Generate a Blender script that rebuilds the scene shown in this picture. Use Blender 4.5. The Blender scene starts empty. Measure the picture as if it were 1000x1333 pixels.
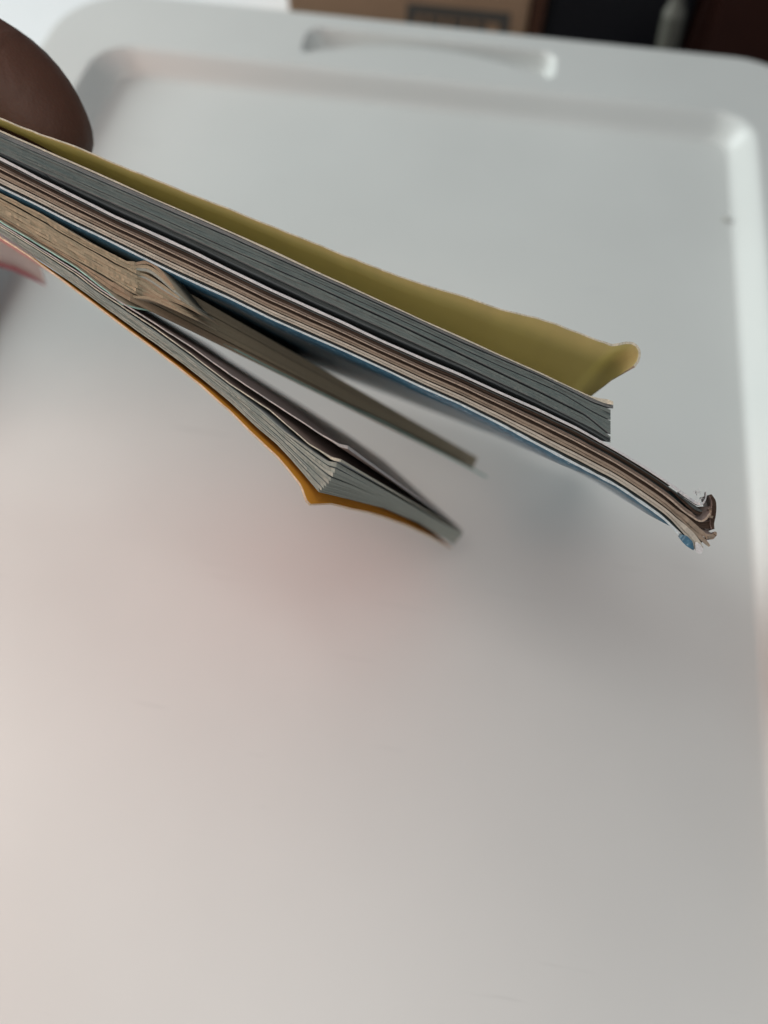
import bpy, bmesh, math, random
import numpy as np
from mathutils import Matrix, Vector
random.seed(7); rng = np.random.RandomState(7)
scene = bpy.context.scene
COL = scene.collection

# ------------------------------------------------------------------ camera
def rot(p, y, r):
    th, a, b = math.radians(90-p), math.radians(-y), math.radians(r)
    return Matrix.Rotation(a, 3, 'Z') @ Matrix.Rotation(th, 3, 'X') @ Matrix.Rotation(b, 3, 'Z')
CM = rot(62, -9.25, .5)
CAM = Vector((0, 0, .35))
cam_data = bpy.data.cameras.new('camera'); cam = bpy.data.objects.new('camera', cam_data); COL.objects.link(cam)
cam.matrix_world = Matrix.Translation(CAM) @ CM.to_4x4()
cam_data.sensor_fit = 'HORIZONTAL'; cam_data.sensor_width = 36; cam_data.lens = 36
cam_data.clip_start = .01; cam_data.clip_end = 50
cam_data.dof.use_dof = True; cam_data.dof.focus_distance = .244; cam_data.dof.aperture_fstop = 6.2
scene.camera = cam

# ------------------------------------------------------------------ room light
w = bpy.data.worlds.new('World'); scene.world = w; w.use_nodes = True
bg = w.node_tree.nodes['Background']; bg.inputs[0].default_value = (.80, .90, 1.0, 1); bg.inputs[1].default_value = .11
def area(name, loc, target, sx, sy, power, col):
    d = bpy.data.lights.new(name, 'AREA'); d.shape = 'RECTANGLE'; d.size = sx; d.size_y = sy; d.energy = power; d.color = col
    o = bpy.data.objects.new(name, d); COL.objects.link(o); o.location = loc
    o.rotation_euler = (Vector(target)-Vector(loc)).to_track_quat('-Z', 'Y').to_euler(); return o
area('window_light', (-1.9, .85, .72), (0, .25, 0), 1.1, .8, 36, (.92, 1.0, .99))
area('ceiling_light', (-.16, -.12, 1.45), (0, .2, 0), .8, .8, 5.8, (1.0, .96, .91))
area('pink_fill_light', (-.62, -.16, .27), (-.05, .12, 0), .35, .35, 1.75, (1.0, .56, .42))  # added lamp, low at left, to tint the lid warm pink
area('bounce_fill_light', (1.0, -.7, 1.0), (.1, .0, .0), 1.4, 1.4, 4.0, (.88, .94, 1.0))  # added fill lamp imitating room bounce, lifts the receding page edges
scene.view_settings.view_transform = 'Standard'; scene.view_settings.look = 'None'
scene.view_settings.exposure = .07; scene.view_settings.gamma = 1
scene.render.engine = 'CYCLES'

# ------------------------------------------------------------------ helpers
K = 1.20
def at(px, py, z):            # point seen at photograph coordinate (px, py), z metres along the view axis
    z = z*K; return CAM + CM @ Vector(((px-500)/1000*z, -(py-666.5)/1000*z, -z))
def tag(o, label=None, cat=None, group=None, kind=None):
    if label: o['label'] = label
    if cat: o['category'] = cat
    if group: o['group'] = group
    if kind: o['kind'] = kind
    return o
def empty(name, loc, label, cat, group=None):
    o = bpy.data.objects.new(name, None); COL.objects.link(o); o.location = loc; o.empty_display_size = .02
    return tag(o, label, cat, group)
def mesh_obj(name, verts, faces, mats, parent=None, midx=None, uvs=None, smooth=False):
    me = bpy.data.meshes.new(name); me.from_pydata([tuple(v) for v in verts], [], faces)
    for m in mats: me.materials.append(m)
    if midx: me.polygons.foreach_set('material_index', midx)
    if uvs:
        l = me.uv_layers.new(name='UVMap'); l.data.foreach_set('uv', [c for uv in uvs for c in uv])
    if smooth is True: me.polygons.foreach_set('use_smooth', [True]*len(me.polygons))
    elif smooth: me.polygons.foreach_set('use_smooth', smooth)
    me.update()
    o = bpy.data.objects.new(name, me); COL.objects.link(o)
    if parent: o.parent = parent; o.matrix_parent_inverse = Matrix.Translation(parent.location).inverted()
    return o

def nodes(name):
    m = bpy.data.materials.new(name); m.use_nodes = True; nt = m.node_tree
    return m, nt, nt.nodes['Principled BSDF']
def plain(name, col, rough=.6, noise=0., scale=40, bump=0., spec=.5, sss=0, rr=0):
    m, nt, b = nodes(name); N, L = nt.nodes, nt.links
    b.inputs['Roughness'].default_value = rough; b.inputs['Specular IOR Level'].default_value = spec
    b.inputs['Base Color'].default_value = (*col, 1)
    if sss: b.inputs['Subsurface Weight'].default_value = sss; b.inputs['Subsurface Radius'].default_value = (.01, .004, .002); b.inputs['Subsurface Scale'].default_value = .5
    tc = N.new('ShaderNodeTexCoord'); n = N.new('ShaderNodeTexNoise'); n.inputs['Scale'].default_value = scale; n.inputs['Detail'].default_value = 6
    L.new(tc.outputs['Object'], n.inputs['Vector'])
    if noise:
        r = N.new('ShaderNodeMix'); r.data_type = 'RGBA'
        r.inputs[6].default_value = (*[c*(1-noise) for c in col], 1); r.inputs[7].default_value = (*[min(1, c*(1+noise)) for c in col], 1)
        L.new(n.outputs['Fac'], r.inputs[0]); L.new(r.outputs[2], b.inputs['Base Color'])
    if rr:
        mr = N.new('ShaderNodeMapRange'); mr.inputs[3].default_value = rough-rr; mr.inputs[4].default_value = rough+rr
        L.new(n.outputs['Fac'], mr.inputs[0]); L.new(mr.outputs[0], b.inputs['Roughness'])
    if bump:
        bp = N.new('ShaderNodeBump'); bp.inputs['Strength'].default_value = bump; bp.inputs['Distance'].default_value = .0004
        L.new(n.outputs['Fac'], bp.inputs['Height']); L.new(bp.outputs[0], b.inputs['Normal'])
    return m
def edge_mat(name, c1, c2, rough=.85, fine=14., along=.22):
    """cut paper edges: fine grain running along the sheets (UV u = along, v = across)"""
    m, nt, b = nodes(name); N, L = nt.nodes, nt.links
    tc = N.new('ShaderNodeTexCoord'); mp = N.new('ShaderNodeMapping'); mp.inputs['Scale'].default_value = (along, fine, 1)
    L.new(tc.outputs['UV'], mp.inputs['Vector'])
    n = N.new('ShaderNodeTexNoise'); n.inputs['Scale'].default_value = 1; n.inputs['Detail'].default_value = 5; n.inputs['Roughness'].default_value = .65
    L.new(mp.outputs[0], n.inputs['Vector'])
    n2 = N.new('ShaderNodeTexNoise'); n2.inputs['Scale'].default_value = 2600; n2.inputs['Detail'].default_value = 3
    L.new(tc.outputs['Object'], n2.inputs['Vector'])
    r = N.new('ShaderNodeValToRGB'); r.color_ramp.elements[0].position = .33; r.color_ramp.elements[0].color = (*c1, 1)
    r.color_ramp.elements[1].position = .66; r.color_ramp.elements[1].color = (*c2, 1)
    L.new(n.outputs['Fac'], r.inputs[0])
    mx = N.new('ShaderNodeMix'); mx.data_type = 'RGBA'; mx.blend_type = 'MULTIPLY'; mx.inputs[0].default_value = .35
    g = N.new('ShaderNodeMapRange'); g.inputs[1].default_value = .3; g.inputs[2].default_value = .7; g.inputs[3].default_value = .6; g.inputs[4].default_value = 1.25
    L.new(n2.outputs['Fac'], g.inputs[0]); L.new(r.outputs[0], mx.inputs[6]); L.new(g.outputs[0], mx.inputs[7])
    L.new(mx.outputs[2], b.inputs['Base Color'])
    bp = N.new('ShaderNodeBump'); bp.inputs['Strength'].default_value = .6; bp.inputs['Distance'].default_value = .00015
    L.new(n.outputs['Fac'], bp.inputs['Height']); L.new(bp.outputs[0], b.inputs['Normal'])
    b.inputs['Roughness'].default_value = rough; b.inputs['Specular IOR Level'].default_value = .25
    return m

def card(name, col, trans, scale):
    m = plain(name, col, .6, noise=.07, scale=scale, bump=.3, spec=.3); nt = m.node_tree; N, L = nt.nodes, nt.links; b = N['Principled BSDF']
    out = [n for n in N if n.type == 'OUTPUT_MATERIAL'][0]; t = N.new('ShaderNodeBsdfTranslucent'); x = N.new('ShaderNodeMixShader')
    t.inputs[0].default_value = (*col, 1); x.inputs[0].default_value = trans
    L.new(b.outputs[0], x.inputs[1]); L.new(t.outputs[0], x.inputs[2]); L.new(x.outputs[0], out.inputs[0]); return m
M = {}
M['lid'] = plain('white_plastic', (.70, .715, .70), .42, noise=.015, scale=9, bump=.12, rr=.05)
def lid_marks(m):
    nt = m.node_tree; N, L = nt.nodes, nt.links; b = N['Principled BSDF']; tc = N.new('ShaderNodeTexCoord')
    mp = N.new('ShaderNodeMapping'); mp.inputs['Rotation'].default_value = (0, 0, .7); mp.inputs['Scale'].default_value = (4, 90, 1); L.new(tc.outputs['Object'], mp.inputs[0])
    n = N.new('ShaderNodeTexNoise'); n.inputs['Scale'].default_value = 3; n.inputs['Detail'].default_value = 3; L.new(mp.outputs[0], n.inputs[0])
    sc = N.new('ShaderNodeMapRange'); sc.inputs[1].default_value = .70; sc.inputs[2].default_value = .74; sc.inputs[3].default_value = 1; sc.inputs[4].default_value = .93; L.new(n.outputs['Fac'], sc.inputs[0])
    n2 = N.new('ShaderNodeTexNoise'); n2.inputs['Scale'].default_value = 5.5; n2.inputs['Detail'].default_value = 4; L.new(tc.outputs['Object'], n2.inputs[0])
    r2 = N.new('ShaderNodeMapRange'); r2.inputs[1].default_value = .35; r2.inputs[2].default_value = .65; r2.inputs[3].default_value = .955; r2.inputs[4].default_value = 1.02; L.new(n2.outputs['Fac'], r2.inputs[0])
    k = N.new('ShaderNodeMath'); k.operation = 'MULTIPLY'; L.new(sc.outputs[0], k.inputs[0]); L.new(r2.outputs[0], k.inputs[1])
    mx = N.new('ShaderNodeMix'); mx.data_type = 'RGBA'; mx.blend_type = 'MULTIPLY'; mx.inputs[0].default_value = 1; mx.inputs[6].default_value = (.71, .72, .70, 1)
    L.new(k.outputs[0], mx.inputs[7]); L.new(mx.outputs[2], b.inputs['Base Color'])
lid_marks(M['lid'])
M['tub'] = plain('tub_plastic', (.62, .64, .64), .5)
M['grey_pages'] = edge_mat('grey_paper_edges', (.105, .130, .124), (.20, .235, .22))
M['dim_pages'] = edge_mat('dark_and_shaded_paper_edges', (.045, .052, .05), (.11, .125, .12))  # dark page, and grey pages with shade put into their colour
M['violet_pages'] = edge_mat('violet_grey_paper', (.17, .175, .175), (.26, .265, .255))
M['pale_edge'] = edge_mat('pale_cut_edge', (.50, .46, .36), (.80, .74, .60), along=3)
M['white_edge'] = edge_mat('white_cut_edge', (.60, .58, .58), (.80, .80, .80), along=2)
M['cover_edge'] = edge_mat('bluish_white_cut_edge', (.50, .60, .62), (.85, .88, .88), along=6)
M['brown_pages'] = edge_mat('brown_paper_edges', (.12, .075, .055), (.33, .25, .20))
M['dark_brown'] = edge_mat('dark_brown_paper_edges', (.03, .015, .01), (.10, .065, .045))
M['tan_pages'] = edge_mat('tan_paper_edges', (.26, .19, .14), (.46, .37, .28))
M['light_line'] = edge_mat('light_brown_edge', (.35, .27, .2), (.65, .52, .42), along=1.5)
M['beige_pages'] = edge_mat('beige_paper_edges', (.52, .46, .38), (.66, .60, .50))
M['teal_black'] = plain('dark_teal_paper_and_gap_shade', (.02, .035, .035), .6)  # teal layer colour, also painted shade for the magazine's page gaps
M['old_pages'] = edge_mat('yellowed_paper_edges', (.32, .25, .16), (.56, .45, .31), fine=24, along=.12)
M['old_pages_dark'] = edge_mat('browned_paper_edges', (.28, .195, .125), (.52, .38, .26), fine=24, along=.12)
M['sage_pages'] = edge_mat('sage_grey_paper_edges', (.32, .32, .27), (.50, .50, .43), fine=8)
M['grey_sheet'] = plain('printed_paper_grey', (.24, .25, .25), .5, noise=.2)
M['brown_sheet'] = plain('printed_paper_brown', (.20, .155, .14), .45, noise=.25)
M['maroon_sheet'] = plain('printed_paper_maroon', (.20, .15, .13), .4, noise=.25)
M['old_sheet'] = plain('old_paper', (.36, .30, .22), .8, noise=.15)
M['yellow'] = card('yellow_card', (.76, .68, .34), .5, 60)
M['orange'] = card('orange_card', (1.0, .47, .06), .42, 60)
M['pink'] = plain('pink_printed_card', (.75, .33, .30), .3, noise=.15, scale=25)
M['pale_pink'] = plain('pale_pink_paper', (.72, .62, .58), .6, noise=.05)
M['crimson'] = plain('dull_crimson', (.48, .12, .14), .6, noise=.1)
M['orange_edge'] = edge_mat('cream_cut_edge', (.80, .55, .36), (.95, .75, .55), along=4)
M['teal_edge'] = edge_mat('teal_cut_edge', (.25, .50, .42), (.60, .78, .68), along=4)
M['pinkish_edge'] = edge_mat('pinkish_cut_edge', (.50, .44, .42), (.68, .62, .58), along=3)
M['dark_cover'] = plain('charcoal_cover', (.035, .035, .035), .45)
def blue_mat():
    m, nt, b = nodes('glossy_blue_cover'); N, L = nt.nodes, nt.links
    tc = N.new('ShaderNodeTexCoord'); n = N.new('ShaderNodeTexNoise'); n.inputs['Scale'].default_value = 420; n.inputs['Detail'].default_value = 8; n.inputs['Roughness'].default_value = .7
    L.new(tc.outputs['Object'], n.inputs['Vector'])
    r = N.new('ShaderNodeValToRGB'); e = r.color_ramp.elements; e[0].position = .35; e[0].color = (.018, .075, .13, 1); e[1].position = .62; e[1].color = (.06, .19, .29, 1)
    x = e.new(.74); x.color = (.75, .85, .9, 1)
    L.new(n.outputs['Fac'], r.inputs[0]); L.new(r.outputs[0], b.inputs['Base Color'])
    b.inputs['Roughness'].default_value = .28; b.inputs['Coat Weight'].default_value = .15; b.inputs['Coat Roughness'].default_value = .15
    return m
M['blue'] = blue_mat()
def skin(name, col, col2, sss=.15):
    m, nt, b = nodes(name); N, L = nt.nodes, nt.links
    tc = N.new('ShaderNodeTexCoord'); v = N.new('ShaderNodeTexVoronoi'); v.inputs['Scale'].default_value = 900
    n = N.new('ShaderNodeTexNoise'); n.inputs['Scale'].default_value = 60; n.inputs['Detail'].default_value = 8
    L.new(tc.outputs['Object'], v.inputs['Vector']); L.new(tc.outputs['Object'], n.inputs['Vector'])
    mx = N.new('ShaderNodeMix'); mx.data_type = 'RGBA'; mx.inputs[6].default_value = (*col, 1); mx.inputs[7].default_value = (*col2, 1)
    L.new(n.outputs['Fac'], mx.inputs[0]); L.new(mx.outputs[2], b.inputs['Base Color'])
    bp = N.new('ShaderNodeBump'); bp.inputs['Strength'].default_value = .35; bp.inputs['Distance'].default_value = .0002
    L.new(v.outputs['Distance'], bp.inputs['Height']); L.new(bp.outputs[0], b.inputs['Normal'])
    wv = N.new('ShaderNodeTexWave'); wv.inputs['Scale'].default_value = 45; wv.inputs['Distortion'].default_value = 9; wv.inputs['Detail'].default_value = 4; wv.inputs['Detail Scale'].default_value = 1.5
    L.new(tc.outputs['Object'], wv.inputs['Vector']); b2 = N.new('ShaderNodeBump'); b2.inputs['Strength'].default_value = .16; b2.inputs['Distance'].default_value = .0007
    L.new(wv.outputs['Fac'], b2.inputs['Height']); L.new(bp.outputs[0], b2.inputs['Normal']); L.new(b2.outputs[0], b.inputs['Normal'])
    b.inputs['Roughness'].default_value = .62; b.inputs['Subsurface Weight'].default_value = sss; b.inputs['Subsurface Scale'].default_value = .003
    return m
M['skin'] = skin('dark_brown_skin', (.085, .032, .018), (.13, .052, .03))
M['nail'] = plain('pink_nail', (.45, .10, .10), .25)

# ------------------------------------------------------------------ the storage box lid (height field)
LX, FY = -.067, .617          # lid centre in x, outer far edge in y
HW, LEN = .292, .86           # half width, length
def rbox(x, y, cx, cy, hx, hy, r):
    qx = np.abs(x-cx)-(hx-r); qy = np.abs(y-cy)-(hy-r)
    return np.hypot(np.maximum(qx, 0), np.maximum(qy, 0))+np.minimum(np.maximum(qx, qy), 0)-r
def sst(t): t = np.clip(t, 0, 1); return t*t*(3-2*t)
RD = .016
def lid_h(x, y):
    cy = FY-LEN/2
    d = rbox(x, y, LX, cy, .245, LEN/2-.069, .030)          # recess, zero at the upper edge
    h = -RD*sst(-d/.016)
    # grip pocket in the far rim
    gy = FY-.0405
    dg = rbox(x, y, LX+.004, gy, .096, .0195, .013)
    u = np.clip((x-LX-.004)/.096, -1, 1)
    arch = gy + .0105 - .023*u*u                              # domed floor in front of this arc
    floor = -.013*sst((y-arch+.005)/.009)
    h = h + floor*sst(-dg/.005)
    # rounded outer shoulder
    do = rbox(x, y, LX, cy, HW, LEN/2, .06)
    h = h - .006*sst((do+.006)/.006)**2
    return h
def build_lid():
    cy = FY-LEN/2
    xs = np.concatenate([np.linspace(LX-HW, LX-.22, 60), np.linspace(LX-.218, LX-.11, 40), np.linspace(LX-.108, LX+.108, 170), np.linspace(LX+.11, LX+.218, 40), np.linspace(LX+.22, LX+HW, 60)])
    ys = np.concatenate([np.linspace(FY-LEN, FY-LEN+.06, 40), np.linspace(FY-LEN+.064, FY-.104, 60), np.linspace(FY-.10, FY, 120)])
    X, Y = np.meshgrid(xs, ys)
    # pull the square grid into the rounded outline
    d = rbox(X, Y, LX, cy, HW, LEN/2, .06); out = d > 0
    qx = np.abs(X-LX)-(HW-.06); qy = np.abs(Y-cy)-(LEN/2-.06)
    ln = np.hypot(qx, qy); k = np.where(out & (ln > 0), .06/np.maximum(ln, 1e-9), 1)
    X2 = np.where(out, LX+np.sign(X-LX)*(HW-.06+qx*k), X); Y2 = np.where(out, cy+np.sign(Y-cy)*(LEN/2-.06+qy*k), Y)
    Z = lid_h(X2, Y2)
    ny, nx = X.shape
    V = np.stack([X2, Y2, Z], -1).reshape(-1, 3).tolist()
    F = []
    for j in range(ny-1):
        for i in range(nx-1):
            if out[j, i] and out[j, i+1] and out[j+1, i] and out[j+1, i+1]: continue
            a = j*nx+i; F.append((a, a+1, a+nx+1, a+nx))
    lid = mesh_obj('lid_panel', V, F, [M['lid']], lid_root, smooth=True)
    # skirt
    n = 160; ring = []
    for q, (cx_, cy_, a0) in enumerate([(LX+HW-.06, cy+LEN/2-.06, 0), (LX-HW+.06, cy+LEN/2-.06, 90), (LX-HW+.06, cy-LEN/2+.06, 180), (LX+HW-.06, cy-LEN/2+.06, 270)]):
        for t in range(17):
            a = math.radians(a0+90*t/16); ring.append((cx_, cy_, math.cos(a), math.sin(a)))
    V, F = [], []
    prof = [(.0590, -.0058), (.0608, -.0075), (.0618, -.010), (.0624, -.030), (.0612, -.031), (.0602, -.029), (.0596, -.008)]
    for (a, b, c, s) in ring:
        for r, z in prof: V.append((a+c*r, b+s*r, z))
    k, P = len(ring), len(prof)
    for i in range(k):
        for j in range(P): F.append((i*P+j, ((i+1) % k)*P+j, ((i+1) % k)*P+(j+1) % P, i*P+(j+1) % P))
    mesh_obj('skirt', V, F, [M['lid']], lid_root, smooth=True)
lid_root = empty('container_lid', (LX, FY-LEN/2, -.03), 'white plastic storage box lid with sunken centre and a grip pocket, under the held booklets', 'lid')
build_lid()
def crumb():
    p = at(945, 285, .43); t = (p-CAM).normalized(); s = (CAM.z+.0150)/-t.z; p = CAM+t*s
    bm = bmesh.new(); bmesh.ops.create_icosphere(bm, subdivisions=2, radius=.0022)
    for v in bm.verts: v.co += Vector([random.uniform(-.0006, .0006) for _ in range(3)]); v.co.z *= .6; v.co.x *= .7
    me = bpy.data.meshes.new('crumb'); bm.to_mesh(me); bm.free(); me.materials.append(plain('grey_dirt', (.42, .41, .37), .8))
    o = bpy.data.objects.new('crumb', me); COL.objects.link(o); o.location = (p.x, p.y, -.0148)
    tag(o, 'tiny grey crumb lying in the lid recess near its right wall', 'crumb')
crumb()

def box_mesh(name, x0, x1, y0, y1, z0, z1, mat, parent=None, bev=.002, rz=0):
    bm = bmesh.new(); bmesh.ops.create_cube(bm, size=1)
    for v in bm.verts: v.co = Vector(((x1-x0)*v.co.x, (y1-y0)*v.co.y, (z1-z0)*v.co.z))
    if bev: bmesh.ops.bevel(bm, geom=bm.edges[:], offset=bev, segments=2, affect='EDGES')
    me = bpy.data.meshes.new(name); bm.to_mesh(me); bm.free(); me.materials.append(mat)
    o = bpy.data.objects.new(name, me); COL.objects.link(o)
    loc = Vector(((x0+x1)/2, (y0+y1)/2, (z0+z1)/2))
    if parent: o.parent = parent; o.location = loc - parent.location
    else: o.location = loc; o.rotation_euler.z = rz
    return o
# tub below the lid: four walls and a base
FZ = -.30
tub = empty('storage_tub', (LX, FY-LEN/2, FZ), 'white plastic storage tub standing under its sunken lid', 'storage tub')
cy0 = FY-LEN/2
box_mesh('wall', LX-.270, LX+.270, FY-.024, FY-.020, FZ+.003, -.012, M['tub'], tub)
box_mesh('wall', LX-.270, LX+.270, FY-LEN+.020, FY-LEN+.024, FZ+.003, -.012, M['tub'], tub)
box_mesh('wall', LX-.274, LX-.2702, FY-LEN+.024, FY-.024, FZ+.003, -.012, M['tub'], tub)
box_mesh('wall', LX+.2702, LX+.274, FY-LEN+.024, FY-.024, FZ+.003, -.012, M['tub'], tub)
box_mesh('base', LX-.270, LX+.270, FY-LEN+.024, FY-.024, FZ+.001, FZ+.004, M['tub'], tub, bev=0)
# ------------------------------------------------------------------ floor and things behind
fl = mesh_obj('floor', [(-3, -3, FZ), (3, -3, FZ), (3, 3, FZ), (-3, 3, FZ)], [(0, 1, 2, 3)], [plain('brown_floor', (.10, .06, .045), .6, noise=.2)])
fl['kind'] = 'structure'
card = plain('cardboard', (.42, .27, .17), .85, noise=.1, scale=30)
ink = plain('box_print_ink', (.10, .095, .085), .8)
def px_on_y(px, py, Y):      # world point on the vertical plane y = Y
    d = CM @ Vector(((px-500)/1000, -(py-666.5)/1000, -1)); return CAM + d*(Y/d.y)
BY = .715
xl, xr = px_on_y(375, 10, BY).x, px_on_y(688, 20, BY).x
cb = empty('cardboard_box', ((xl+xr)/2, BY+.11, FZ), 'brown cardboard box with a dark printed panel, behind the far edge of the lid', 'box')
box_mesh('box_body', xl, xr, BY, BY+.22, FZ+.001, .0, card, cb, bev=.003)
box_mesh('flap', xl+.002, xr-.002, BY+.001, BY+.108, .0005, .004, card, cb, bev=.001)
box_mesh('flap', xl+.002, xr-.002, BY+.112, BY+.219, .0005, .004, card, cb, bev=.001)
a = px_on_y(530, 3, BY); b_ = px_on_y(662, 40, BY)
pz1, pz0 = a.z, b_.z-.012
fr = .0085
for (x0, x1, z0, z1) in ((a.x, b_.x, pz1-fr, pz1), (a.x, b_.x, pz0, pz0+fr), (a.x, a.x+fr, pz0+fr, pz1-fr), (b_.x-fr, b_.x, pz0+fr, pz1-fr)):
    box_mesh('printed_border', x0, x1, BY-.0008, BY-.0001, z0, z1, ink, cb, bev=0)
x = a.x+fr+.004; k = 0
while x < b_.x-fr-.010:
    wd = (.006, .008, .005, .009)[k % 4]; box_mesh('printed_mark', x, x+wd, BY-.0008, BY-.0001, pz1-fr-.012, pz1-fr-.002, ink, cb, bev=0); x += wd+.0035; k += 1
post = box_mesh('wooden_board', px_on_y(691, 20, BY).x, px_on_y(709, 20, BY).x, BY+.005, BY+.2, FZ+.001, -.002, plain('red_brown_wood', (.10, .04, .022), .5, noise=.3), bev=.002)
tag(post, 'narrow reddish brown board standing against the right side of the cardboard box', 'board')
bc = empty('black_case', (px_on_y(795, 25, BY).x, BY+.08, FZ), 'black case standing behind the lid between the brown board and the dark cabinet', 'case')
bx0, bx1 = px_on_y(711, 25, BY).x, px_on_y(900, 30, BY).x
blk = plain('black_plastic', (.008, .008, .012), .5)
box_mesh('case_body', bx0, bx1, BY+.01, BY+.2, FZ+.001, -.004, blk, bc, bev=.006)
box_mesh('case_lid', bx0-.0005, bx1+.0005, BY+.009, BY+.201, -.0035, .006, blk, bc, bev=.003)
q = px_on_y(884, 25, BY-.02)
bm = bmesh.new(); prof = [(0, 0), (.008, 0), (.0095, .003), (.0095, .05), (.006, .058), (.0045, .062), (.0045, .070), (0, .071)]
prof = [(r*.95, z) for r, z in prof]
vs = [[bm.verts.new((r*math.cos(2*math.pi*i/24), r*math.sin(2*math.pi*i/24), z)) for i in range(24)] for r, z in prof[1:-1]]
for A_, B_ in zip(vs[:-1], vs[1:]):
    for i in range(24): bm.faces.new((A_[i], A_[(i+1) % 24], B_[(i+1) % 24], B_[i]))
bm.faces.new(vs[0][::-1]); bm.faces.new(vs[-1])
me = bpy.data.meshes.new('pale_tube'); bm.to_mesh(me); bm.free(); me.materials.append(plain('dull_grey_plastic', (.13, .13, .11), .4))
tb = bpy.data.objects.new('small_bottle', me); COL.objects.link(tb); tb.location = (q.x, q.y, q.z-.045); tb.rotation_euler = (0, math.radians(-6), 0)
ledge = box_mesh('low_shelf', q.x-.03, q.x+.02, q.y-.02, q.y+.025, FZ+.001, q.z-.048, blk, bev=.002)
tag(tb, 'small dull grey bottle upright before the black case at the right', 'bottle')
tag(ledge, 'low black block under the small grey bottle, mostly hidden by the lid', 'block')
cabx = px_on_y(904, 40, BY).x
cab = empty('dark_cabinet', (cabx+.2, BY+.15, FZ), 'very dark reddish brown cabinet at the far right behind the lid', 'cabinet')
mah = plain('dark_mahogany', (.035, .010, .006), .45, noise=.3)
box_mesh('cabinet_body', cabx, cabx+.45, BY+.012, BY+.3, FZ+.001, .02, mah, cab, bev=.003)
box_mesh('door', cabx+.012, cabx+.22, BY, BY+.011, FZ+.02, .01, mah, cab, bev=.003)
box_mesh('door', cabx+.224, cabx+.43, BY, BY+.011, FZ+.02, .01, mah, cab, bev=.003)
# bright white bedding / sheet beyond the far left corner
def sheet_cloth():
    n = 40; V, F = [], []
    for j in range(n+1):
        for i in range(n+1):
            X = -1.6+ i/n*(xl-.012+1.6); Y = .655+j/n*.9
            if i == n: X = xl-.012
            V.append((X, Y, FZ+.16+.006*math.sin(9*X+3*Y)+.004*math.sin(17*Y-6*X)))
    for j in range(n):
        for i in range(n): a_ = j*(n+1)+i; F.append((a_, a_+1, a_+n+2, a_+n+1))
    m0 = len(V)
    # hanging front edge
    for i in range(n+1): X, Y, Z = V[i]; V.append((X, Y-.002+.004*math.sin(30*X), FZ+.004))
    for i in range(n): F.append((i+1, i, m0+i, m0+i+1))
    o = mesh_obj('white_sheet', V, F, [plain('white_cotton', (.86, .87, .88), .9, noise=.03)], smooth=True)
    tag(o, 'bright white sheet in window light beyond the far left corner of the lid', 'sheet')
sheet_cloth()

# ------------------------------------------------------------------ slabs of paper
ZN = .20
def fn(d):   # piecewise line through the given points, carried on straight at both ends
    xs = sorted(d); ys = [d[x_] for x_ in xs]
    s0 = (ys[1]-ys[0])/(xs[1]-xs[0]); s1 = (ys[-1]-ys[-2])/(xs[-1]-xs[-2])
    xs = [xs[0]-400]+xs+[xs[-1]+200]; ys = [ys[0]-400*s0]+ys+[ys[-1]+200*s1]
    return lambda x_: np.interp(x_, xs, ys)
def smooth(a, k=3):
    for _ in range(k):
        b = a.copy(); b[1:-1] = (a[:-2]+2*a[1:-1]+a[2:])/4; a = b
    return a
def resample(P, n):
    P = np.array(P, float); d = np.r_[0, np.cumsum(np.hypot(*np.diff(P[:, :2], axis=0).T))]
    t = np.linspace(0, d[-1], n); return np.stack([np.interp(t, d, P[:, k]) for k in range(P.shape[1])], 1)
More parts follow.
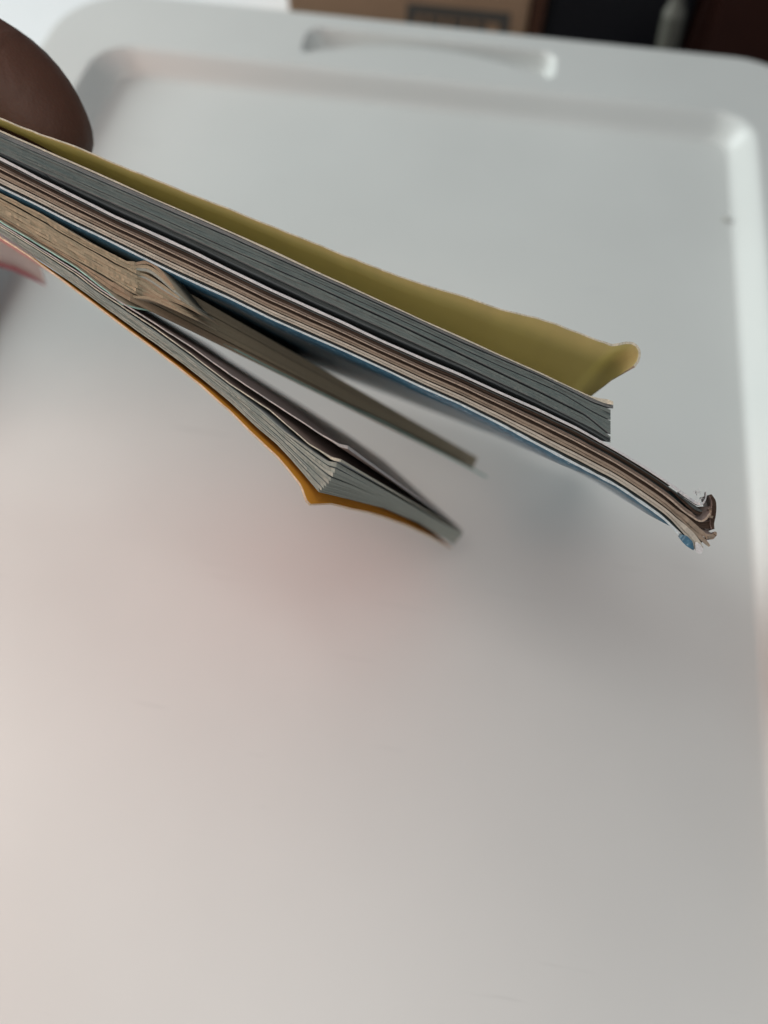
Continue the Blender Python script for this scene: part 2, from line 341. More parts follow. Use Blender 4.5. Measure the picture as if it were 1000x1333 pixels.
def slab(name, top, bot, rows, mats, parent, jit=.00012, endjit=0., label=None, tip=None, vscale=1., zoff=None):
    """top, bot: (n,2) photo coordinates of the near edge's upper and lower outline at depth ZN.
    rows: list of (z, top_xy, bot_xy) for the body behind it. mats: [cut edge, upper face, lower face]"""
    n = len(top); allrows = [(ZN, top, bot)]+rows
    V, F, MI, UV, SM = [], [], [], [], []
    R = len(allrows)
    dz = smooth(rng.randn(n), 6)*jit*2 + rng.randn(n)*jit*.25
    if zoff is not None: dz = dz+np.array(zoff)
    for i in range(n):
        for r, (z, tp, bt) in enumerate(allrows):
            o = dz[i] if r == 0 else 0
            V.append(at(tp[i][0], tp[i][1], z+o)); V.append(at(bt[i][0], bt[i][1], z+o))
    L = np.r_[0, np.cumsum(np.hypot(*np.diff(np.array(top), axis=0).T))]/10
    rd = [rr[0]*100 for rr in allrows]
    vt = rng.rand()*50
    def vid(i, r, b): return i*2*R+2*r+b
    def vv(i, r, b):
        z, tp, bt = allrows[r]; off = (math.hypot(bt[i][0]-tp[i][0], bt[i][1]-tp[i][1])/10*z/ZN if b else 0)*vscale
        return vt+off
    for i in range(n-1):
        F.append((vid(i, 0, 1), vid(i+1, 0, 1), vid(i+1, 0, 0), vid(i, 0, 0))); MI.append(0); SM.append(False)
        UV += [(L[i], vv(i, 0, 1)), (L[i+1], vv(i+1, 0, 1)), (L[i+1], vt), (L[i], vt)]
        for r in range(R-1):
            F.append((vid(i, r, 0), vid(i+1, r, 0), vid(i+1, r+1, 0), vid(i, r+1, 0))); MI.append(1); SM.append(True)
            UV += [(L[i], rd[r]), (L[i+1], rd[r]), (L[i+1], rd[r+1]), (L[i], rd[r+1])]
            F.append((vid(i, r+1, 1), vid(i+1, r+1, 1), vid(i+1, r, 1), vid(i, r, 1))); MI.append(2); SM.append(True)
            UV += [(L[i], rd[r+1]), (L[i+1], rd[r+1]), (L[i+1], rd[r]), (L[i], rd[r])]
        F.append((vid(i, R-1, 0), vid(i+1, R-1, 0), vid(i+1, R-1, 1), vid(i, R-1, 1))); MI.append(0); SM.append(False)
        UV += [(L[i], vt), (L[i+1], vt), (L[i+1], vv(i+1, R-1, 1)), (L[i], vv(i, R-1, 1))]
    for i in (0, n-1):
        for r in range(R-1):
            q = [vid(i, r, 1), vid(i, r+1, 1), vid(i, r+1, 0), vid(i, r, 0)]; u = [(rd[r], vv(i, r, 1)), (rd[r+1], vv(i, r+1, 1)), (rd[r+1], vt), (rd[r], vt)]
            if i == 0: q, u = q[::-1], u[::-1]
            F.append(tuple(q)); MI.append(0); SM.append(False); UV += u
    o = mesh_obj(name, V, F, mats, parent, midx=MI, uvs=UV, smooth=SM)
    if label: o['label'] = label
    return o
def strip(cl):               # centre line rows (x, y, thickness) -> top, bottom outlines
    cl = np.array(cl, float); d = np.gradient(cl[:, :2], axis=0); d /= np.maximum(np.hypot(d[:, 0], d[:, 1]), 1e-6)[:, None]
    nrm = np.stack([d[:, 1], -d[:, 0]], 1)      # upward in the photo for a line running right
    return cl[:, :2]+nrm*cl[:, 2:3]/2, cl[:, :2]-nrm*cl[:, 2:3]/2
X0 = -150

# ---- booklet 2 : brown paged magazine with blue cover (middle of the stack)
T2 = fn({0:204, 50:230, 100:255, 150:280, 200:302, 250:325, 300:350, 350:374, 400:397, 450:419.5, 500:443, 550:465, 600:486, 650:509, 700:531, 750:555, 800:583, 840:607, 860:620, 880:634})
B2 = fn({0:244, 50:268, 100:294, 150:318, 200:343, 250:367, 300:389, 350:414, 400:436, 450:458, 500:481, 550:505, 600:527, 650:552, 700:579, 750:605, 800:631, 820:644, 850:665, 870:680, 880:692})
def far2(xy, up):            # far edge of the middle magazine; up = px above its lower face
    x = 512+(xy[:, 0]-500)*.606; return np.stack([x, 603-(742-x)*.378-up*.606], 1)
mag2 = empty('magazine', at(-40, 220, ZN), 'magazine with brown page edges and glossy blue underside, the longest of the held stack', 'magazine', 'booklets held in the hand')
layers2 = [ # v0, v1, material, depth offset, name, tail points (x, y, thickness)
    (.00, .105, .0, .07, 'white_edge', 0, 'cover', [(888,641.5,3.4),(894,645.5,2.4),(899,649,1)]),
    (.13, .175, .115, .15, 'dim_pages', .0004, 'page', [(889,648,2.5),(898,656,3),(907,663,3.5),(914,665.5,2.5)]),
    (.115, .36, .12, .36, 'teal_black', .0032, 'page', [(889,655,9),(898,663,9),(907,669,7),(914,671,4)]),  # no real page: dark filler painting the shade inside the gap
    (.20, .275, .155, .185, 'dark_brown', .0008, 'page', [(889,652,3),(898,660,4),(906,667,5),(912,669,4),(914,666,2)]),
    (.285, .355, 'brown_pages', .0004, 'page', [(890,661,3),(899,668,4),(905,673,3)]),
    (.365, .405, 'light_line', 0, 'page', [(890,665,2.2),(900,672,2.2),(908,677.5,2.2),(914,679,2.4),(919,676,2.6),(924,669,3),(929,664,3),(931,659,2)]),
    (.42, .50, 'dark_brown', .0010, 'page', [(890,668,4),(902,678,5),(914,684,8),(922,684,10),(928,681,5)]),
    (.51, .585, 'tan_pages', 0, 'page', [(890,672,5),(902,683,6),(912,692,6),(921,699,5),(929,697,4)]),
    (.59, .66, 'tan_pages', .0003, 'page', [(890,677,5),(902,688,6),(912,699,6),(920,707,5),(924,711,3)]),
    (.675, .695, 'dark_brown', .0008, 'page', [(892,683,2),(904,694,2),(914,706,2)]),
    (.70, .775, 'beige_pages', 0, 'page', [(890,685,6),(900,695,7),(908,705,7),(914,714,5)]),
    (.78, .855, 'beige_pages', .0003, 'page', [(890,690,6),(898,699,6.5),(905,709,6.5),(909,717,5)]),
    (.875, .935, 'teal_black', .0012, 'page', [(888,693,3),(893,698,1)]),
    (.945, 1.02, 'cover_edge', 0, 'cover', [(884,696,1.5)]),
]
def wob(n, amp, k=10): return smooth(rng.randn(n), k)*amp
for row_ in layers2:
    v0, v1 = row_[:2]; w0, w1 = (row_[2:4] if len(row_) == 8 else row_[:2]); mt, dzo, nm, tail = row_[-4:]
    xs = np.arange(X0, 881, 4.); n = len(xs)
    t0, b0 = T2(xs), B2(xs); th = smooth(b0, 2)-smooth(t0, 2)
    kx = np.clip((xs-480)/300, 0, 1); V0, V1 = v0+(w0-v0)*kx, v1+(w1-v1)*kx
    c = t0+th*(V0+V1)/2 + wob(n, .3); tk = th*(V1-V0)*.93*(1+wob(n, .10, 6))
    if nm == 'cover' and v0 > .5:   # torn, uneven rim of the lower cover
        tk = tk*(1+.22*np.interp(xs, [0, 560, 700, 880], [0, 0, 1, 1])*smooth(rng.randn(n), 1))
    cl = np.stack([xs, c, tk*.91], 1); cl = np.vstack([cl, resample([cl[-1]]+tail, len(tail)*5)[1:]])
    cl[:, 0] = smooth(cl[:, 0], 2); cl[:, 1] = smooth(cl[:, 1], 3)
    tp, bt = strip(cl)
    up = np.interp(cl[:, 0], xs, th)*(1-(v0+v1)/2); up = np.clip(up, 0, 40)
    fc = far2(cl, up); ft = fc.copy(); fb = fc.copy(); hh = np.clip(cl[:, 2], .5, 5)*.28
    ft[:, 1] -= hh; fb[:, 1] += hh
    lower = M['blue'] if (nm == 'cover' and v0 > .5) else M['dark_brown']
    upper = M['teal_black'] if v0 == 0 else (M['teal_black'] if .1 < v0 < .3 or v0 > .86 else M['brown_sheet'])  # dark teal upper faces also paint shade into the gaps between layers
    zs = ZN; 
    ZN = zs+dzo
    pp_ = np.array([500, 666.5]); hw_ = np.clip(cl[:, 2]/2, .2, 4)
    cx_ = np.where(cl[:, 0] > 872, 872+(cl[:, 0]-872)*.35-6*np.clip((cl[:, 0]-872)/10, 0, 1), cl[:, 0]); cy_ = np.interp(cx_, np.r_[xs, 920], np.r_[c, c[-1]+40*.85])
    cy_ = np.where(cl[:, 0] > 872, cy_, cl[:, 1]); mt_ = pp_+(np.stack([cx_, cy_-hw_], 1)-pp_)*.95; mb_ = pp_+(np.stack([cx_, cy_+hw_], 1)-pp_)*.95
    tl_ = cl[:, 0] > 872; mt_[tl_] = np.stack([cx_, cy_-hw_*.4], 1)[tl_]; mb_[tl_] = np.stack([cx_, cy_+hw_*.4], 1)[tl_]
    if v0 > .6: dyy = 10*np.clip((cl[:, 0]-740)/80, 0, 1); mt_[:, 1] -= dyy; mb_[:, 1] -= dyy; mt_[:, 0] -= dyy*.6; mb_[:, 0] -= dyy*.6
    rows_ = [(.2105, mt_, mb_), (.33, ft, fb)]
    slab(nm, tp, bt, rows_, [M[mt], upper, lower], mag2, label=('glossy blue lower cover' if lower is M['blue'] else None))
    ZN = zs
# crumpled extra folds at the corner
for pts, mt in (([(925,644,3),(930,652,5),(930,662,6),(929,672,6),(927,682,5),(929,689,3)], 'dark_brown'), ([(884,640,2.6),(892,645,3.4),(902,652,3.6),(910,657,3.2),(916,655.5,2.6),(919.5,648,2),(919.5,640,1)], 'white_edge'), ([(924,662,3),(928,668,5),(926,674,4)], 'tan_pages'),
                ([(921,700,3),(927,699,7),(931,695,6),(932,692,2)], 'tan_pages')):
    sh_ = np.array([-2.5, 1.0]) if mt == 'white_edge' else np.array([-14, 4]); cl = resample(pts, 24); cl[:, 0] = smooth(cl[:, 0], 3); cl[:, 1] = smooth(cl[:, 1], 3); tp, bt = strip(cl); slab('crumpled_corner', tp, bt, [(.212, cl[:, :2]+sh_, cl[:, :2]+sh_+[0, 1])], [M[mt], M['brown_sheet'], M['brown_sheet']], mag2, jit=.0003)
cl = resample([(886,698,5),(892,702,10),(898,708,10),(902,714,4),(903,716,1)], 14); tp, bt = strip(cl)
slab('torn_cover_piece', tp, bt, [(.204, tp-np.array([2, 2]), bt-np.array([2, 2]))], [M['blue'], M['blue'], M['blue']], mag2, label='torn blue scrap of the cover')
cl = resample([(906,706,2),(909,711,8),(911,717,10),(912,721,3)], 12); tp, bt = strip(cl); ZN = .199
slab('frayed_paper', tp, bt, [(.205, tp, bt)], [M['white_edge']]*3, mag2, label='white frayed paper tip'); ZN = .20
for k in range(9):
    x_, y_ = random.uniform(905, 914), random.uniform(641, 652); an = random.uniform(-2.4, -.6); ln = random.uniform(4, 9)
    pts = [(x_, y_, .9), (x_+math.cos(an)*ln*.5, y_+math.sin(an)*ln*.5, .7), (x_+math.cos(an+.5)*ln, y_+math.sin(an+.5)*ln, .3)]
    cl = resample(pts, 6); tp, bt = strip(cl); slab('fibre', tp, bt, [(.2008, tp, bt)], [M['white_edge']]*3, mag2, jit=.0004)

# ---- booklet 1 : grey pages with a bent back yellow cover (top of the stack)
T1 = fn({0:169, 50:191, 100:213, 150:235, 200:258, 250:279, 300:301, 350:323, 400:347, 450:370, 500:393, 550:416, 600:438, 650:461, 700:483, 750:507, 770:516, 782:519, 790:519, 797:521, 801:526})
B1 = fn({0:203, 50:226, 100:251, 150:275, 200:298, 250:321, 300:346, 350:369, 400:393, 450:415, 500:437, 550:459, 600:480, 650:503, 700:526, 750:550, 780:567, 795:576, 800:579})
LA = fn({0:178, 100:222, 200:266, 300:309, 400:354, 500:399, 600:445, 700:488, 745:510, 772:524, 798:533})
LP = fn({0:172, 100:216, 200:260, 300:303.5, 400:350, 500:395.5, 600:441, 700:485.5, 750:509, 772:519, 785:525, 800:528})
LB = fn({0:191, 200:280, 300:325, 400:368, 500:414, 600:461, 700:509, 720:519, 762:540, 785:559, 799:570})
LC = fn({0:186, 200:274, 300:318, 400:361, 500:406.5, 600:453, 650:476, 706:500, 730:511, 770:535, 790:545, 799:549})
LD = fn({0:199, 100:244, 200:288, 250:311, 300:334, 400:382, 440:400, 470:415, 500:428, 600:474, 700:521, 780:562, 799:575})
mag1 = empty('booklet', at(-40, 150, ZN), 'grey paged booklet with a bent back yellow cover, on top of the held stack', 'booklet', 'booklets held in the hand')
def far1(xy, up):
    x = 512+(xy[:, 0]-500)*.606; return np.stack([x, 607-(742-x)*.437-26-up*.606], 1)
def mag1_layer(ft_, fb_, g0, g1, sub, mt, xend, upper='grey_sheet'):
    for k in range(sub):
        ye = float(ft_(797.)+(fb_(797.)-ft_(797.))*(k+.5)/sub); xe = float(np.interp(ye, [524, 532, 541, 548, 556, 562, 570, 578], [800, 799, 797.8, 796.5, 795.8, 796.3, 797.8, 797.5]))+random.uniform(-.4, .4); xs = np.arange(X0, xe, 3.5); n = len(xs)
        ga, gb = g0(xs), g1(xs); t_ = ft_(xs)+ga/2; b_2 = fb_(xs)-gb/2; th = np.maximum(b_2-t_, .25)
        w1 = wob(n, .25)
        top = t_+th*(k/sub)+w1; bot = t_+th*((k+1)/sub)-.16+w1
        tp = np.stack([xs, smooth(top)], 1); bt = np.stack([xs, smooth(bot)], 1)
        m_ = len(tp); curl = np.clip((xs-xe+14)/14, 0, 1)**2
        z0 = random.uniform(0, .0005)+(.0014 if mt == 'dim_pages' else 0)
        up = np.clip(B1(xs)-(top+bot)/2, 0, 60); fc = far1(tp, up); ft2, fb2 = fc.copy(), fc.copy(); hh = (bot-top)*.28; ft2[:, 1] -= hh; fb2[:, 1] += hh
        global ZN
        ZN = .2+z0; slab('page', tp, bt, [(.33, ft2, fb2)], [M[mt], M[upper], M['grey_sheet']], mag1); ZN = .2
z_ = lambda *a_: fn(dict(zip((0, 300, 600, 780), a_)))
mag1_layer(T1, LP, z_(0, 0, 0, 0), z_(.8, 1., 1., .6), 1, 'pale_edge', 800, 'old_sheet')
mag1_layer(LP, LA, z_(.6, .8, 1., .6), z_(.9, 2.0, 2.4, 1.9), 2, 'violet_pages', 799)
mag1_layer(LA, LC, z_(.9, 2.0, 2.4, 1.9), z_(.1, .3, 1.4, 1.8), 3, 'grey_pages', 797.5)
mag1_layer(LC, LB, z_(.1, .3, 1.4, 1.8), z_(.1, 1.4, 3.6, 3.0), 3, 'grey_pages', 795.5)
mag1_layer(LB, LD, z_(.1, 1.4, 3.6, 3.0), z_(1.8, 2.0, .8, .3), 3, 'grey_pages', 796.5)
mag1_layer(LD, B1, z_(1.8, 2.0, .8, .3), z_(6.0, 10.0, 6.5, .8), 3, 'dim_pages', 798.5)  # lowest grey pages, their shade painted in with a darker colour
# yellow cover, bent away from the pages
YT = fn({0:154, 50:174, 100:191, 128:203.5, 150:213, 200:232.5, 250:253.5, 300:272.5, 350:293, 400:312.5, 450:333, 500:352.5, 550:370, 600:384.5, 650:402, 700:414.5, 720:420.5, 750:432, 780:444, 797:449})
xs = np.arange(X0, 798, 4.)
line = np.vstack([np.stack([xs, YT(xs)+wob(len(xs), .5, 3)], 1), resample([(798,449.2),(806,448),(815,446),(823,446.5),(829,450),(832.5,456),(833,462),(831,470),(826,477)], 22)])
thick = np.interp(line[:, 0], [0, 600, 780, 800, 833], [2.0, 1.9, 2.2, 3.2, 3.0])
cl = np.column_stack([line, thick]); tp, bt = strip(cl)
n = len(cl); s = np.linspace(0, 1, n)
def mid_row(k, frac, add):
    xm = 500+(line[:, 0]-500)*k; return np.stack([xm, T1(xm)+add], 1)
iend = n-22
xm = np.interp(np.arange(n), [0, iend, n-1], [500+(X0-500)*.85, 742, 765]); e = np.interp(np.arange(n), [0, iend, n-1], [6, 8, 0])
m1 = np.stack([xm, np.interp(xm, [-70, 600, 765], [138+6, 438+7, 519])], 1); m1[:, 1] = np.where(xm < 700, T1(xm)+7, np.interp(xm, [700, 765], [T1(700)+7, 518]))
xf = np.interp(np.arange(n), [0, iend, n-1], [512+(X0-500)*.606, 676, 690]); fr_ = np.stack([xf, 607-(742-xf)*.437-26-26], 1)
mq = (tp*.52+m1*.48); mq[:, 1] -= 4; mq[-22:, :] += 0
slab('cover', tp, bt, [(.2165, mq, mq+[0, 1.6]), (.235, m1, m1+[0, 1.4]), (.33, fr_, fr_+[0, 1.2])], [M['pale_edge'], M['yellow'], M['yellow']], mag1, label='yellow card cover bent away from the pages')

# ---- booklet 3 : old yellowed booklet, corner curled, teal lower cover
T3 = fn({0:251, 50:276, 100:306, 130:322, 150:332, 165:340, 178:341, 190:343})
B3 = fn({0:287, 50:317, 100:348, 130:371, 140:378, 156:393, 190:410})
C1 = fn({0:257.5, 20:268.5, 40:279.5, 60:290.5, 70:298, 100:315, 125:329, 150:343, 173:355, 190:362})
C2 = fn({0:281, 50:310, 100:339.5, 150:368.5, 173:382, 190:391})
bk3 = empty('old_booklet', at(-40, 240, ZN), 'yellowed brown booklet with a curled corner and thin teal lower cover, third in the stack', 'booklet', 'booklets held in the hand')
def frac_t(fx): return fx*.20/(.33-fx*.13)     # screen fraction -> depth fraction for .20 -> .33
def bk3_slab(name, t_, b_, xend, fT, fB, mats, z0=0, label=None, path=None, step=3.5):
    global ZN
    xs = np.append(np.arange(X0, xend, step), xend); n = len(xs)
    w1 = wob(n, .45, 4)
    tp = np.stack([xs, t_(xs)+w1], 1); bt = np.stack([xs, b_(xs)+w1], 1)
    tgap = np.maximum(bt[:, 1]-tp[:, 1], .8); bt[:, 1] = tp[:, 1]+tgap
    def farc(P, F):
        x = F[0]+(P[:, 0]-P[-1, 0])*.606; return np.stack([x, F[1]+(x-F[0])*.55], 1)
    F_t, F_b = farc(tp, fT), farc(bt, fB)
    rows = []
    if path:
        for (px_, py_) in path:
            f = (px_-tp[-1, 0])/(fT[0]-tp[-1, 0]); t = frac_t(f); z = .20+.13*t
            lt = (tp*ZN*(1-t)+F_t*.33*t)/z; lb = (bt*ZN*(1-t)+F_b*.33*t)/z
            # exact perspective of the lerp about the principal point
            pp = np.array([500, 666.5]); lt = pp+((tp-pp)*.2*(1-t)+(F_t-pp)*.33*t)/z; lb = pp+((bt-pp)*.2*(1-t)+(F_b-pp)*.33*t)/z
            dv = np.array([px_, py_])-lt[-1]; rows.append((z, lt+dv, lb+dv))
    else:
        pp = np.array([500, 666.5]); t = .5; z = .265
        rows.append((z, pp+((tp-pp)*.2*.5+(F_t-pp)*.33*.5)/z, pp+((bt-pp)*.2*.5+(F_b-pp)*.33*.5)/z))
    rows.append((.33, F_t, F_b)); ZN = .2+z0
    o = slab(name, tp, bt, rows, mats, bk3, jit=.0002, label=label); ZN = .2
def between(a_, b_, k0, k1, g=0.):
    return (lambda x: a_(x)+(b_(x)-a_(x))*k0+g), (lambda x: a_(x)+(b_(x)-a_(x))*k1-g)
def group3(fa, fb, n, x_end, ya, yb, mt, g0, g1):
    # ya/yb: far end heights
    for k in range(n):
        a_, b_ = between(fa, fb, k/n, (k+1)/n, .08)
        top = (lambda x, a_=a_, k=k: a_(x)+(g0(x) if k == 0 else 0)); bot = (lambda x, b_=b_, k=k: b_(x)-(g1(x) if k == n-1 else 0))
        fy0 = ya+(yb-ya)*k/n; fy1 = ya+(yb-ya)*(k+1)/n
        bk3_slab('page', top, bot, x_end+random.uniform(-2, 2), (622-(fy0-596)*.45, fy0), (622-(fy1-596)*.45, fy1-.1), [M[mt], M['old_sheet'], M['old_sheet']], z0=random.uniform(0, .0004))
zero = fn({0:0, 1:0})
group3(T3, C1, 3, 176, 596, 600, 'old_pages', zero, fn({0:1.0, 60:1.0, 100:.8, 150:1.3, 180:.9}))
group3(C1, C2, 6, 178, 600, 607, 'old_pages', fn({0:1.0, 60:.9, 100:.7, 150:1.2, 180:.4}), fn({0:.1, 90:.3, 110:1.1, 180:1.2}))
group3(C2, fn({0:284, 50:314, 100:345, 130:367, 150:382, 172:394}), 2, 170, 607.5, 611, 'old_pages_dark', fn({0:.1, 90:.3, 110:1.1, 180:1.2}), fn({0:.2, 100:.3, 150:.4}))
bk3_slab('cover', B3, (lambda x: B3(x)+2.1), 160, (634, 620), (633.5, 622), [M['teal_edge'], M['old_sheet'], M['pinkish_edge']], label='thin teal edged lower cover',
         path=[(180, 400.5), (200, 404), (230, 415.5), (265, 431.5), (300, 450.5), (350, 476.5), (400, 501.5), (450, 526), (500, 549)])
# curled corner of the old booklet
def curlpiece(pts, mt, depth, shift, z0, name='curled_corner'):
    global ZN
    cl = resample(pts, 40); cl[:, 0] = smooth(cl[:, 0], 8); cl[:, 1] = smooth(cl[:, 1], 8); tp, bt = strip(cl); ZN = z0
    slab(name, tp, bt, [(z0+depth, tp+np.array(shift), bt+np.array(shift))], [M[mt], M['old_sheet'], M['old_sheet']], bk3, jit=.00004, zoff=.002*np.clip((np.linspace(0, 1, 40)-.8)/.2, 0, 1)); ZN = .2
loop = np.array([(150,337),(168,344),(181,343),(190,339),(198,343),(209,353),(220,367),(230,379),(238,388)], float)
core = np.array([(150,351),(168,360),(183,366),(192,372),(203,381),(216,388),(230,393),(242,398),(262,410)], float)
for k in range(9):
    f = k/8.; f2 = f**.8
    p = loop*(1-f2)+core*f2
    nm_ = ('old_pages_dark', 'old_pages', 'sage_pages')[k % 3 if k < 6 else k % 2]
    if k == 3: continue
    curlpiece([(x_, y_, (.9, 1.6, 2.3, 2.6, 2.6, 2.5, 2.2, 1.6, .9)[q_]*(1.5 if k < 3 else 1.25)) for q_, (x_, y_) in enumerate(p)], nm_, .010, (24, 13), .2006+.00012*k)
low = np.array([(146,372),(172,387),(190,386),(204,391),(220,398),(238,407),(258,417)], float)
for k in range(5):
    f = k/4.; p = core[:7]*(1-f)*.999+low*f+np.array([0, 1.5*(1-f)])
    curlpiece([(x_, y_, (1.5, 3, 4, 4, 3.5, 2.6, 1.2)[q_]) for q_, (x_, y_) in enumerate(p)], ('old_pages', 'old_pages_dark')[k % 2], .010, (24, 13), .2008+.0001*k)
curlpiece([(450,528,1.5),(462,529,5),(472,533,6.5),(482,539,5),(492,545,1.5)], 'pinkish_edge', .008, (6, 3), .2830, 'torn_edge')

# ---- booklet 4 : orange cover, sage grey pages, lowest of the stack
bk4 = empty('orange_booklet', at(-40, 290, ZN), 'booklet with orange lower cover and fanned grey page corners, lowest of the held stack', 'booklet', 'booklets held in the hand')
R4 = fn({0:309, 18:320, 36:332, 52:344, 72:358, 120:394, 150:417, 200:454, 230:477, 258:499, 300:536, 323:559, 345:580, 360:594, 375:611, 390:630})
Pb4 = fn({0:303, 50:337, 100:373, 150:410, 200:446, 240:475, 265:495, 300:524, 335:557, 360:578, 378:597, 396:618, 412:637})
S1 = fn({0:290.5, 50:321.5, 100:352.5, 130:375, 150:388, 200:419, 250:451, 300:487, 350:520, 400:552.5, 420:566, 442:578, 453:580})
S2 = fn({0:293, 50:324, 100:356, 130:379, 150:392, 200:425, 250:461, 300:499, 350:532, 383:560, 402:577, 424:590, 432:595, 444:598})
S3 = fn({0:295.5, 50:327, 100:360, 130:383, 150:396, 200:430, 250:466, 300:504, 340:534, 372:562, 408:588, 427:600, 438:602})
F4 = fn({250:436, 300:472, 400:534, 450:566, 500:601, 550:646, 603:692})
def bk4_slab(name, t_, b_, xend, fT, fB, mats, z0=0, label=None, path=None, extra=None, zf=.315, lift=0, zend=0):
    global ZN
    xs = np.append(np.arange(X0, xend, 3.5), xend); n = len(xs); w1 = wob(n, .3, 4)
    tp = np.stack([xs, t_(xs)+w1], 1); bt = np.stack([xs, b_(xs)+w1], 1)
    if extra is not None:
        cl = np.column_stack([xs, (tp[:, 1]+bt[:, 1])/2, (bt[:, 1]-tp[:, 1])*.8]); cl = np.vstack([cl, resample([cl[-1]]+extra, 10)[1:]]); tp, bt = strip(cl)
    def farc(P, F):
        x = F[0]+(P[:, 0]-P[-1, 0])*.55; return np.stack([x, F[1]+(F4(x)-F4(F[0]))+lift*np.clip((F[0]-x)/150, 0, 1)], 1)
    F_t, F_b = farc(tp, fT), farc(bt, fB); rows = []; pp = np.array([500, 666.5])
    for (px_, py_) in (path or [(None, None)]):
        if px_ is None: t = .5
        else: f = (px_-tp[-1, 0])/(fT[0]-tp[-1, 0]); t = f*.20/(zf-f*(zf-.2))
        z = .20+(zf-.2)*t
        lt = pp+((tp-pp)*.2*(1-t)+(F_t-pp)*zf*t)/z; lb = pp+((bt-pp)*.2*(1-t)+(F_b-pp)*zf*t)/z
        if px_ is not None: dv = np.array([px_, py_])-lt[-1]; wt = np.clip((xs_ := np.linspace(0, 1, len(lt)))*3-2, 0, 1)[:, None]; lt = lt+dv*wt; lb = lb+dv*wt
        rows.append((z, lt, lb))
    rows.append((zf, F_t, F_b)); ZN = .2+z0
    slab(name, tp, bt, rows, mats, bk4, jit=.0002, label=label); ZN = .2
bk4_slab('page', S1, (lambda x: S1(x)+np.interp(x, [0, 430, 445, 453], [1.8, 2.0, 4, 4.5])), 453, (603, 690), (603, 691), [M['pinkish_edge'], M['brown_sheet'], M['maroon_sheet']])
bk4_slab('page', S2, (lambda x: S2(x)+np.interp(x, [0, 415, 434, 444], [1.7, 1.9, 4, 3.5])), 444, (602, 692), (602, 693), [M['pale_edge'], M['maroon_sheet'], M['grey_sheet']])
nP = 9
for k in range(nP):
    v0, v1 = k/nP, (k+1)/nP
    xe = 438-(438-412)*(v0**1.15)
    a_, b_ = between(S3, Pb4, v0, v1, 0)
    gap = (.05, .9, .1, 1.3, .1, .9, .1, 1.0, .1, .1)
    topf = lambda x, a_=a_, k=k: a_(x)+np.interp(x, [0, 300, 430], [.04, .2, .9])*gap[k]
    botf = lambda x, b_=b_, k=k: b_(x)-np.interp(x, [0, 300, 430], [.04, .2, .9])*gap[k+1]
    # layers stop at the diagonal of fanned corners: limit thickness from the diagonal
    f0 = (603-12*v0, 694+15*v0); f1 = (603-12*v1, 694+15*v1)
    ya_ = float(topf(xe))
    bk4_slab('page', topf, botf, xe, f0, f1, [M['sage_pages'], M['grey_sheet'], M['grey_sheet']], z0=random.uniform(0, .0006), path=[(xq, ya_+(f1[1]-ya_)*(xq-xe)/(f1[0]-xe)-dq*v0) for xq, dq in ((458, 8), (500, 15), (545, 14), (575, 7))])
OC = lambda x: R4(x)+np.interp(x, [0, 300, 390], [-1.2, -1.4, -1.6])
bk4_slab('cover', OC, (lambda x: R4(x)+1.3), 390, (588, 713), (588, 715), [M['orange_edge'], M['orange'], M['pink']], extra=[(393.5,637,2.6),(396,645,2.8),(399,652.5,3),(403.5,657,3)],
         label='orange lower cover with cream rim', path=[(418, 655.5), (432, 655), (445, 658), (456, 661), (480, 666), (500, 672), (530, 683), (560, 697)], lift=-4)

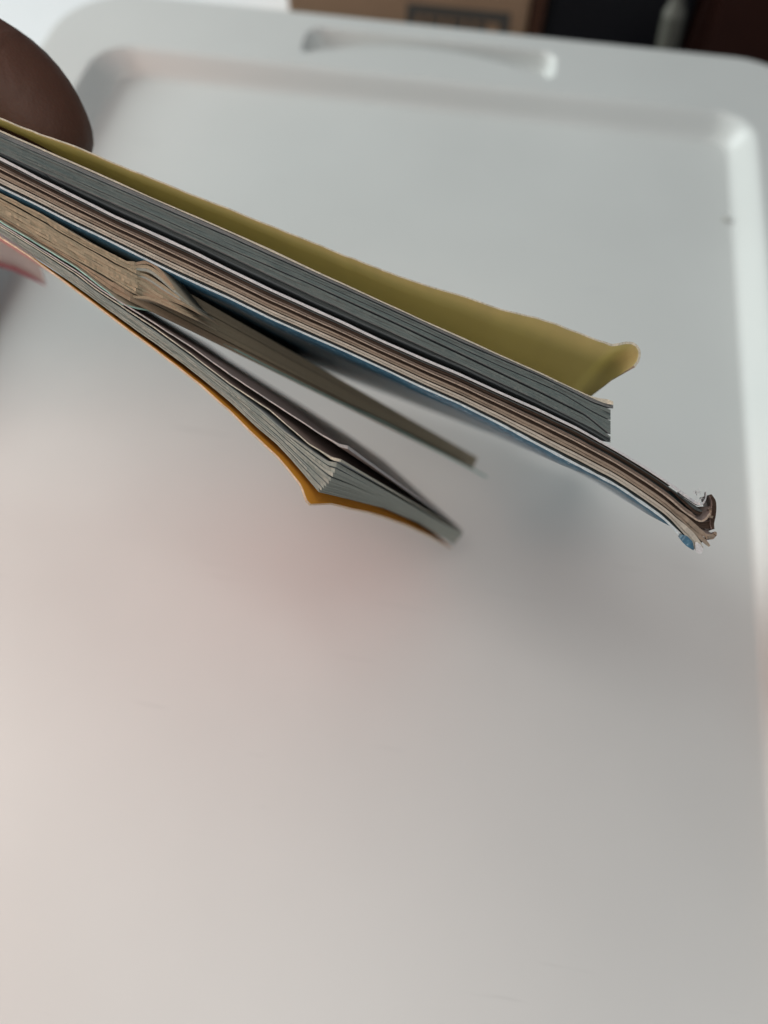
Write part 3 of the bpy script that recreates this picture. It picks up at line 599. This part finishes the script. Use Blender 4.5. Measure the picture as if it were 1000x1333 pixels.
xs = np.arange(X0, 49, 3.); tp = np.stack([xs, R4(xs)-3], 1); bt = tp+[0, 1.4]
RB = fn({0:341, 20:347, 40:357, 60:369})
def flap_row(k, z):          # rows of a curved sheet hanging from behind the orange cover
    f = np.interp(k, [0, 1], [0, 1]); e = 12*f; y0 = R4(xs)-3; x = xs+e; return (z, np.stack([x, y0*(1-f)+RB(x)*f], 1), np.stack([x, y0*(1-f)+RB(x)*f+.8], 1))
ZN = .290
slab('pink_flap', tp, bt, [flap_row(.35, .300), flap_row(.7, .306), flap_row(1, .310)], [M['pink'], M['pale_pink'], M['pale_pink']], bk4, label='pale pink flap under the orange cover')
_, fl_, _b = flap_row(1, .31)
cl = np.column_stack([fl_[:, 0], fl_[:, 1]+3, np.interp(fl_[:, 0], [0, 35, 60], [6.5, 5.5, 1.0])]); tp, bt = strip(cl); ZN = .3102
slab('red_band', tp, bt, [(.314, tp, bt)], [M['crimson']]*3, bk4, label='dull red band along the pink flap'); ZN = .20

# ------------------------------------------------------------------ the hand
def skin_chain(name, chains, mat, parent, sub=2):
    me = bpy.data.meshes.new(name); V, E, Rr, idx = [], [], [], {}
    for ch in chains:
        prev = None
        for (p, r) in ch:
            key = tuple(round(c, 5) for c in p)
            if key not in idx: idx[key] = len(V); V.append(tuple(p)); Rr.append(r*K)
            if prev is not None and prev != idx[key]: E.append((prev, idx[key]))
            prev = idx[key]
    me.from_pydata(V, E, []); o = bpy.data.objects.new(name, me); COL.objects.link(o)
    o.parent = parent; o.matrix_parent_inverse = Matrix.Translation(parent.location).inverted()
    md = o.modifiers.new('skin', 'SKIN'); md.use_smooth_shade = True
    for i, sv in enumerate(me.skin_vertices[0].data): sv.radius = (Rr[i], Rr[i]); sv.use_root = (i == 0)
    ss = o.modifiers.new('sub', 'SUBSURF'); ss.levels = sub; ss.render_levels = sub
    me.materials.append(mat); return o
hand = empty('person', at(-330, 250, .25), 'dark brown hand gripping the left ends of the stacked booklets, thumb on top', 'person')
wrist = at(-620, 120, .27); palm = at(-400, 190, .26)
chains = [[(wrist, .026), (palm, .030), (at(-270, 110, .25), .026), (at(-150, 62, .240), .0215), (at(-46, 86, .234), .0200), (at(20, 126, .231), .0188), (at(56, 172, .232), .0172), (at(72, 232, .238), .015)],
          [(palm, .030), (at(-300, 60, .27), .020), (at(-150, -10, .268), .0145), (at(-60, 20, .266), .0125)]]
for k, (dx, dy, z, col) in enumerate(((0, 0, .255, 0), (-60, 40, .275, 0), (-90, 70, .295, 0), (-120, 110, .31, 0))):
    chains.append([(palm, .030), (at(-330+dx*.3, 330+dy, z+.005), .013), (at(-220+dx, 400+dy, z), .0095), (at(-120+dx, 380+dy, z), .0088), (at(-50+dx, 350+dy, z-.002), .0078), (at(-22+dx, 342+dy, z-.003), .006)])
hb = skin_chain('hand', chains, M['skin'], hand)
